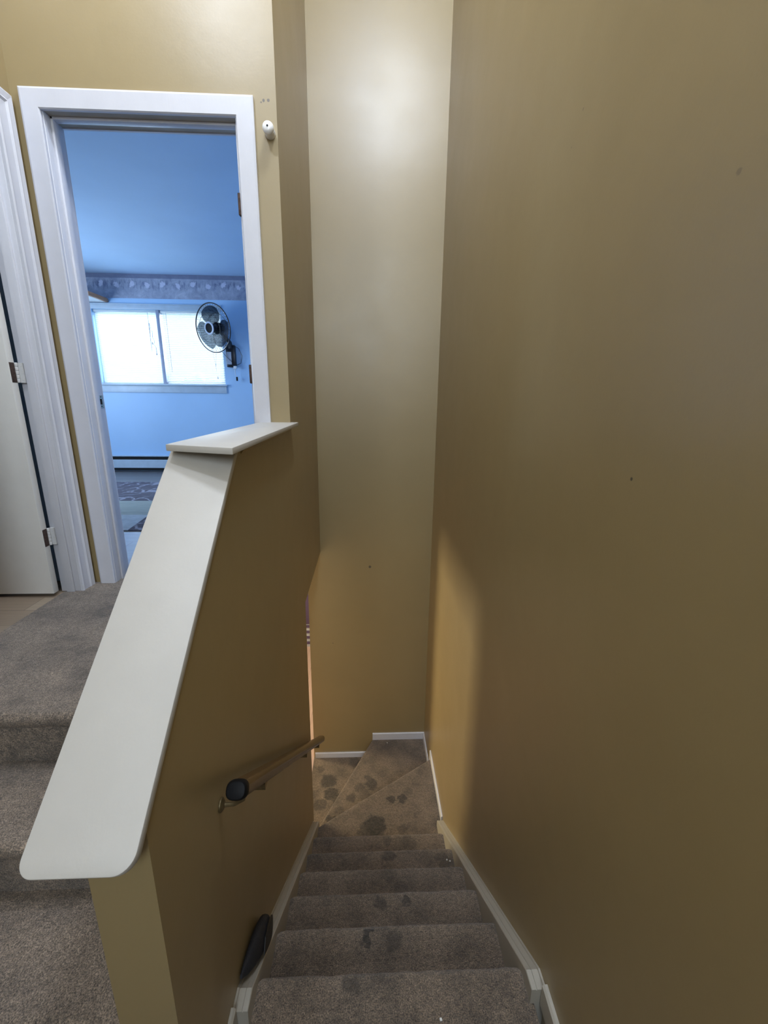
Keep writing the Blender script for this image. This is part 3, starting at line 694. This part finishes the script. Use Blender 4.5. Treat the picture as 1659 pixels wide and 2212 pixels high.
# ------------------------------------------------------------------ lower room seen through the gap
b = BM()
add_box(b, (-4.3, 2.1, -3.6), (-4.2, 5.9, -1.18)); add_box(b, (-4.2, 5.8, -3.6), (0.8, 5.9, -1.13)); add_box(b, (0.7, YF+.12, -3.6), (0.8, 5.8, -1.1)); add_box(b, (-4.2, 2.1, -3.6), (XL2, 2.2, -1.2))
struct(obj('wall_lower_room', b, 'ceiling'))
struct(box('ceiling_lower_room', (-4.3, 2.1, -1.20), (XL2, 5.9, -1.185), 'ceiling'))
struct(box('ceiling_lower_room', (XL2, YF+.12, -1.14), (0.8, 5.9, -1.125), 'ceiling'))
lc = thing('sideboard', 'dark purple cabinet with pale striped front glimpsed through the lower doorway', 'cabinet', (-0.8, 5.6, -3.41))
box('cabinet_top', (-1.6, 5.45, -3.05), (-0.3, 5.79, -2.6), 'purple', lc, 0.01)
b = BM(); add_box(b, (-1.58, 5.47, -3.41), (-0.32, 5.78, -3.05)); obj('cabinet_front', b, 'silver', lc, 0.005)
b = BM()
for k in range(4): add_box(b, (-1.58, 5.455, -3.36+k*0.085), (-0.32, 5.469, -3.325+k*0.085))
obj('stripe_rail', b, 'purple', lc)

# ------------------------------------------------------------------ handrail on the half wall
hr = thing('handrail', 'brown varnished wooden handrail with black end cap on the stairwell wall', 'handrail', (XL, 1.7, -1.7))
RX = -0.322
A = Vector((RX, 0.885, -0.953)); Bp = Vector((RX, 2.50, -2.285))
def oval(c, ax, ux, uy, rx, ry, n=28, pw=2.6):
    out = []
    for k in range(n):
        a = 2*PI*k/n; ca, sa = math.cos(a), math.sin(a)
        out.append(c+ux*rx*math.copysign(abs(ca)**(2/pw), ca)+uy*ry*math.copysign(abs(sa)**(2/pw), sa))
    return out
dr = (Bp-A).normalized(); ux = Vector((1, 0, 0)); uy = ux.cross(dr)
b = BM(); rings = [oval(A+dr*0.004, dr, ux, uy, 0.026, 0.0215)]
for k in range(1, 20): rings.append(oval(A+(Bp-A)*k/20, dr, ux, uy, 0.026, 0.0215))
rings.append(oval(Bp, dr, ux, uy, 0.026, 0.0215)); rings.append(oval(Bp+dr*0.12, dr, ux, uy, 0.026, 0.0215))
rings.append(oval(Bp+dr*0.15, dr, ux, uy, 0.022, 0.019)); rings.append(oval(Bp+dr*0.165, dr, ux, uy, 0.012, 0.010))
add_sweep(b, rings); obj('rail', b, 'rail_wood', hr, smooth=True)
b = BM(); rings = [oval(A-dr*h, dr, ux, uy, 0.026*s, 0.0225*s) for h, s in ((0.022, 0.72), (0.021, 0.85), (0.016, 0.97), (0.008, 1.04), (-0.004, 1.05))]
add_sweep(b, rings); ec = obj('end_cap', b, 'black', hr, smooth=True); ec['label'] = 'shiny black end cap'
for f in (0.03, 0.13, 0.62, 0.93):
    q = A+(Bp-A)*f; b = BM()
    if f == 0.03:
        add_tube(b, [q-uy*-0.02*0+Vector((0, 0, -0.02)), q+Vector((-0.005, 0, -0.045)), q+Vector((-0.03, 0, -0.06)), q+Vector((-0.055, 0, -0.062))], 0.0055, 8)
        add_lathe(b, (XL+0.001, q.y, q.z-0.062), (1, 0, 0), [(0.018, 0), (0.018, 0.003), (0.010, 0.009), (0.0, 0.010)], 18)
    else:
        add_box(b, (RX-0.014, q.y-0.02, q.z-0.036), (RX+0.014, q.y+0.02, q.z-0.016))
        add_tube(b, [q+Vector((0, 0, -0.03)), q+Vector((-0.02, 0, -0.05)), q+Vector((-0.06, 0, -0.055))], 0.0055, 8)
        add_lathe(b, (XL+0.001, q.y, q.z-0.055), (1, 0, 0), [(0.02, 0), (0.02, 0.003), (0.010, 0.008), (0.0, 0.009)], 18)
    obj('wall_bracket', b, 'bronze', hr, smooth=True)

# black shoe standing on the left skirt board against the wall
sc = thing('shoe', 'black shoe wedged against the wall on the left skirt board', 'shoe', (XL+0.03, 1.03, -1.80))
b = BM(); rings = []
dd = Vector((0, 1, -0.79)).normalized(); nn = Vector((0, 0.79, 1)).normalized()
o0 = Vector((XL+0.004, 0.925, -1.715))
for t, wx, hh in ((0, .004, .006), (.03, .012, .022), (.08, .018, .036), (.13, .021, .044), (.17, .023, .047), (.21, .024, .046), (.24, .022, .040), (.26, .016, .028), (.270, .005, .010)):
    c = o0+dd*t+nn*(hh*0.72+0.002)+Vector((wx, 0, 0)); rings.append(oval(c, dd, ux, nn, wx, hh, 20, 2.3))
add_sweep(b, rings); obj('shoe_upper', b, 'shoe', sc, smooth=True)
b = BM(); rings = []
for t, wx, hh in ((.13, .002, .026), (.17, .004, .040), (.21, .004, .042), (.24, .004, .036), (.258, .002, .02)):
    c = o0+dd*t+nn*(hh*0.72+0.006)+Vector((.046, 0, 0)); rings.append(oval(c, dd, ux, nn, wx, hh, 16, 2.3))
add_sweep(b, rings); obj('shoe_sole', b, 'sole', sc, smooth=True)

# white peg on the wall beside the door frame
pg = thing('wall_peg', 'white round peg with a dark centre hole on the tan wall beside the door casing', 'wall peg', (-0.415, YD, 1.12))
pc = Vector((-0.421, YD-0.0008, 1.128)); KR, KL = 1.68, 1.2
pr = lambda q: [(a*KR, h*KL) for a, h in q]
b = BM(); add_lathe(b, pc, (0, -1, 0), pr([(0.0135, 0), (0.0138, 0.003), (0.0132, 0.006), (0.0132, 0.022), (0.012, 0.025), (0.009, 0.0255)]), 32); obj('peg_base', b, 'porcelain', pg, smooth=True)
b = BM(); add_lathe(b, pc, (0, -1, 0), pr([(0.0095, 0.0255), (0.0095, 0.029), (0.0122, 0.030), (0.0143, 0.034), (0.0146, 0.040), (0.0125, 0.047), (0.008, 0.0505), (0.0, 0.0515)]), 32); hd = obj('peg_head', b, 'porcelain', pg, smooth=True)
b = BM(); add_lathe(b, pc, (0, -1, 0), pr([(0.0024, 0.0505), (0.0024, 0.0522), (0.0, 0.0522)]), 14); obj('centre_hole', b, 'dark_hole', hd)

# crumbs on the carpet
for i, (x, y, z, lab) in enumerate(((0.204, 3.44, -3.2, 'tiny white crumb on the turning step by the far baseboard'), (0.471, 1.90, -2.6, 'tiny white crumb near the right skirt board, left one of the pair'), (0.488, 1.892, -2.6, 'tiny white crumb near the right skirt board, right one of the pair'), (0.224, 0.855, -1.8, 'tiny white crumb on the topmost carpeted edge nearest the viewer'))):
    b = BM(); bmesh.ops.create_icosphere(b, subdivisions=2, radius=0.0042)
    for v in b.verts: v.co *= 1+0.4*noise.noise(v.co*300+Vector((i, 0, 0)))
    bmesh.ops.translate(b, vec=(x, y, z+0.004), verts=b.verts)
    tag(obj('crumb', b, 'crumb', smooth=True), lab, 'crumb', 'white crumbs on the stair carpet')
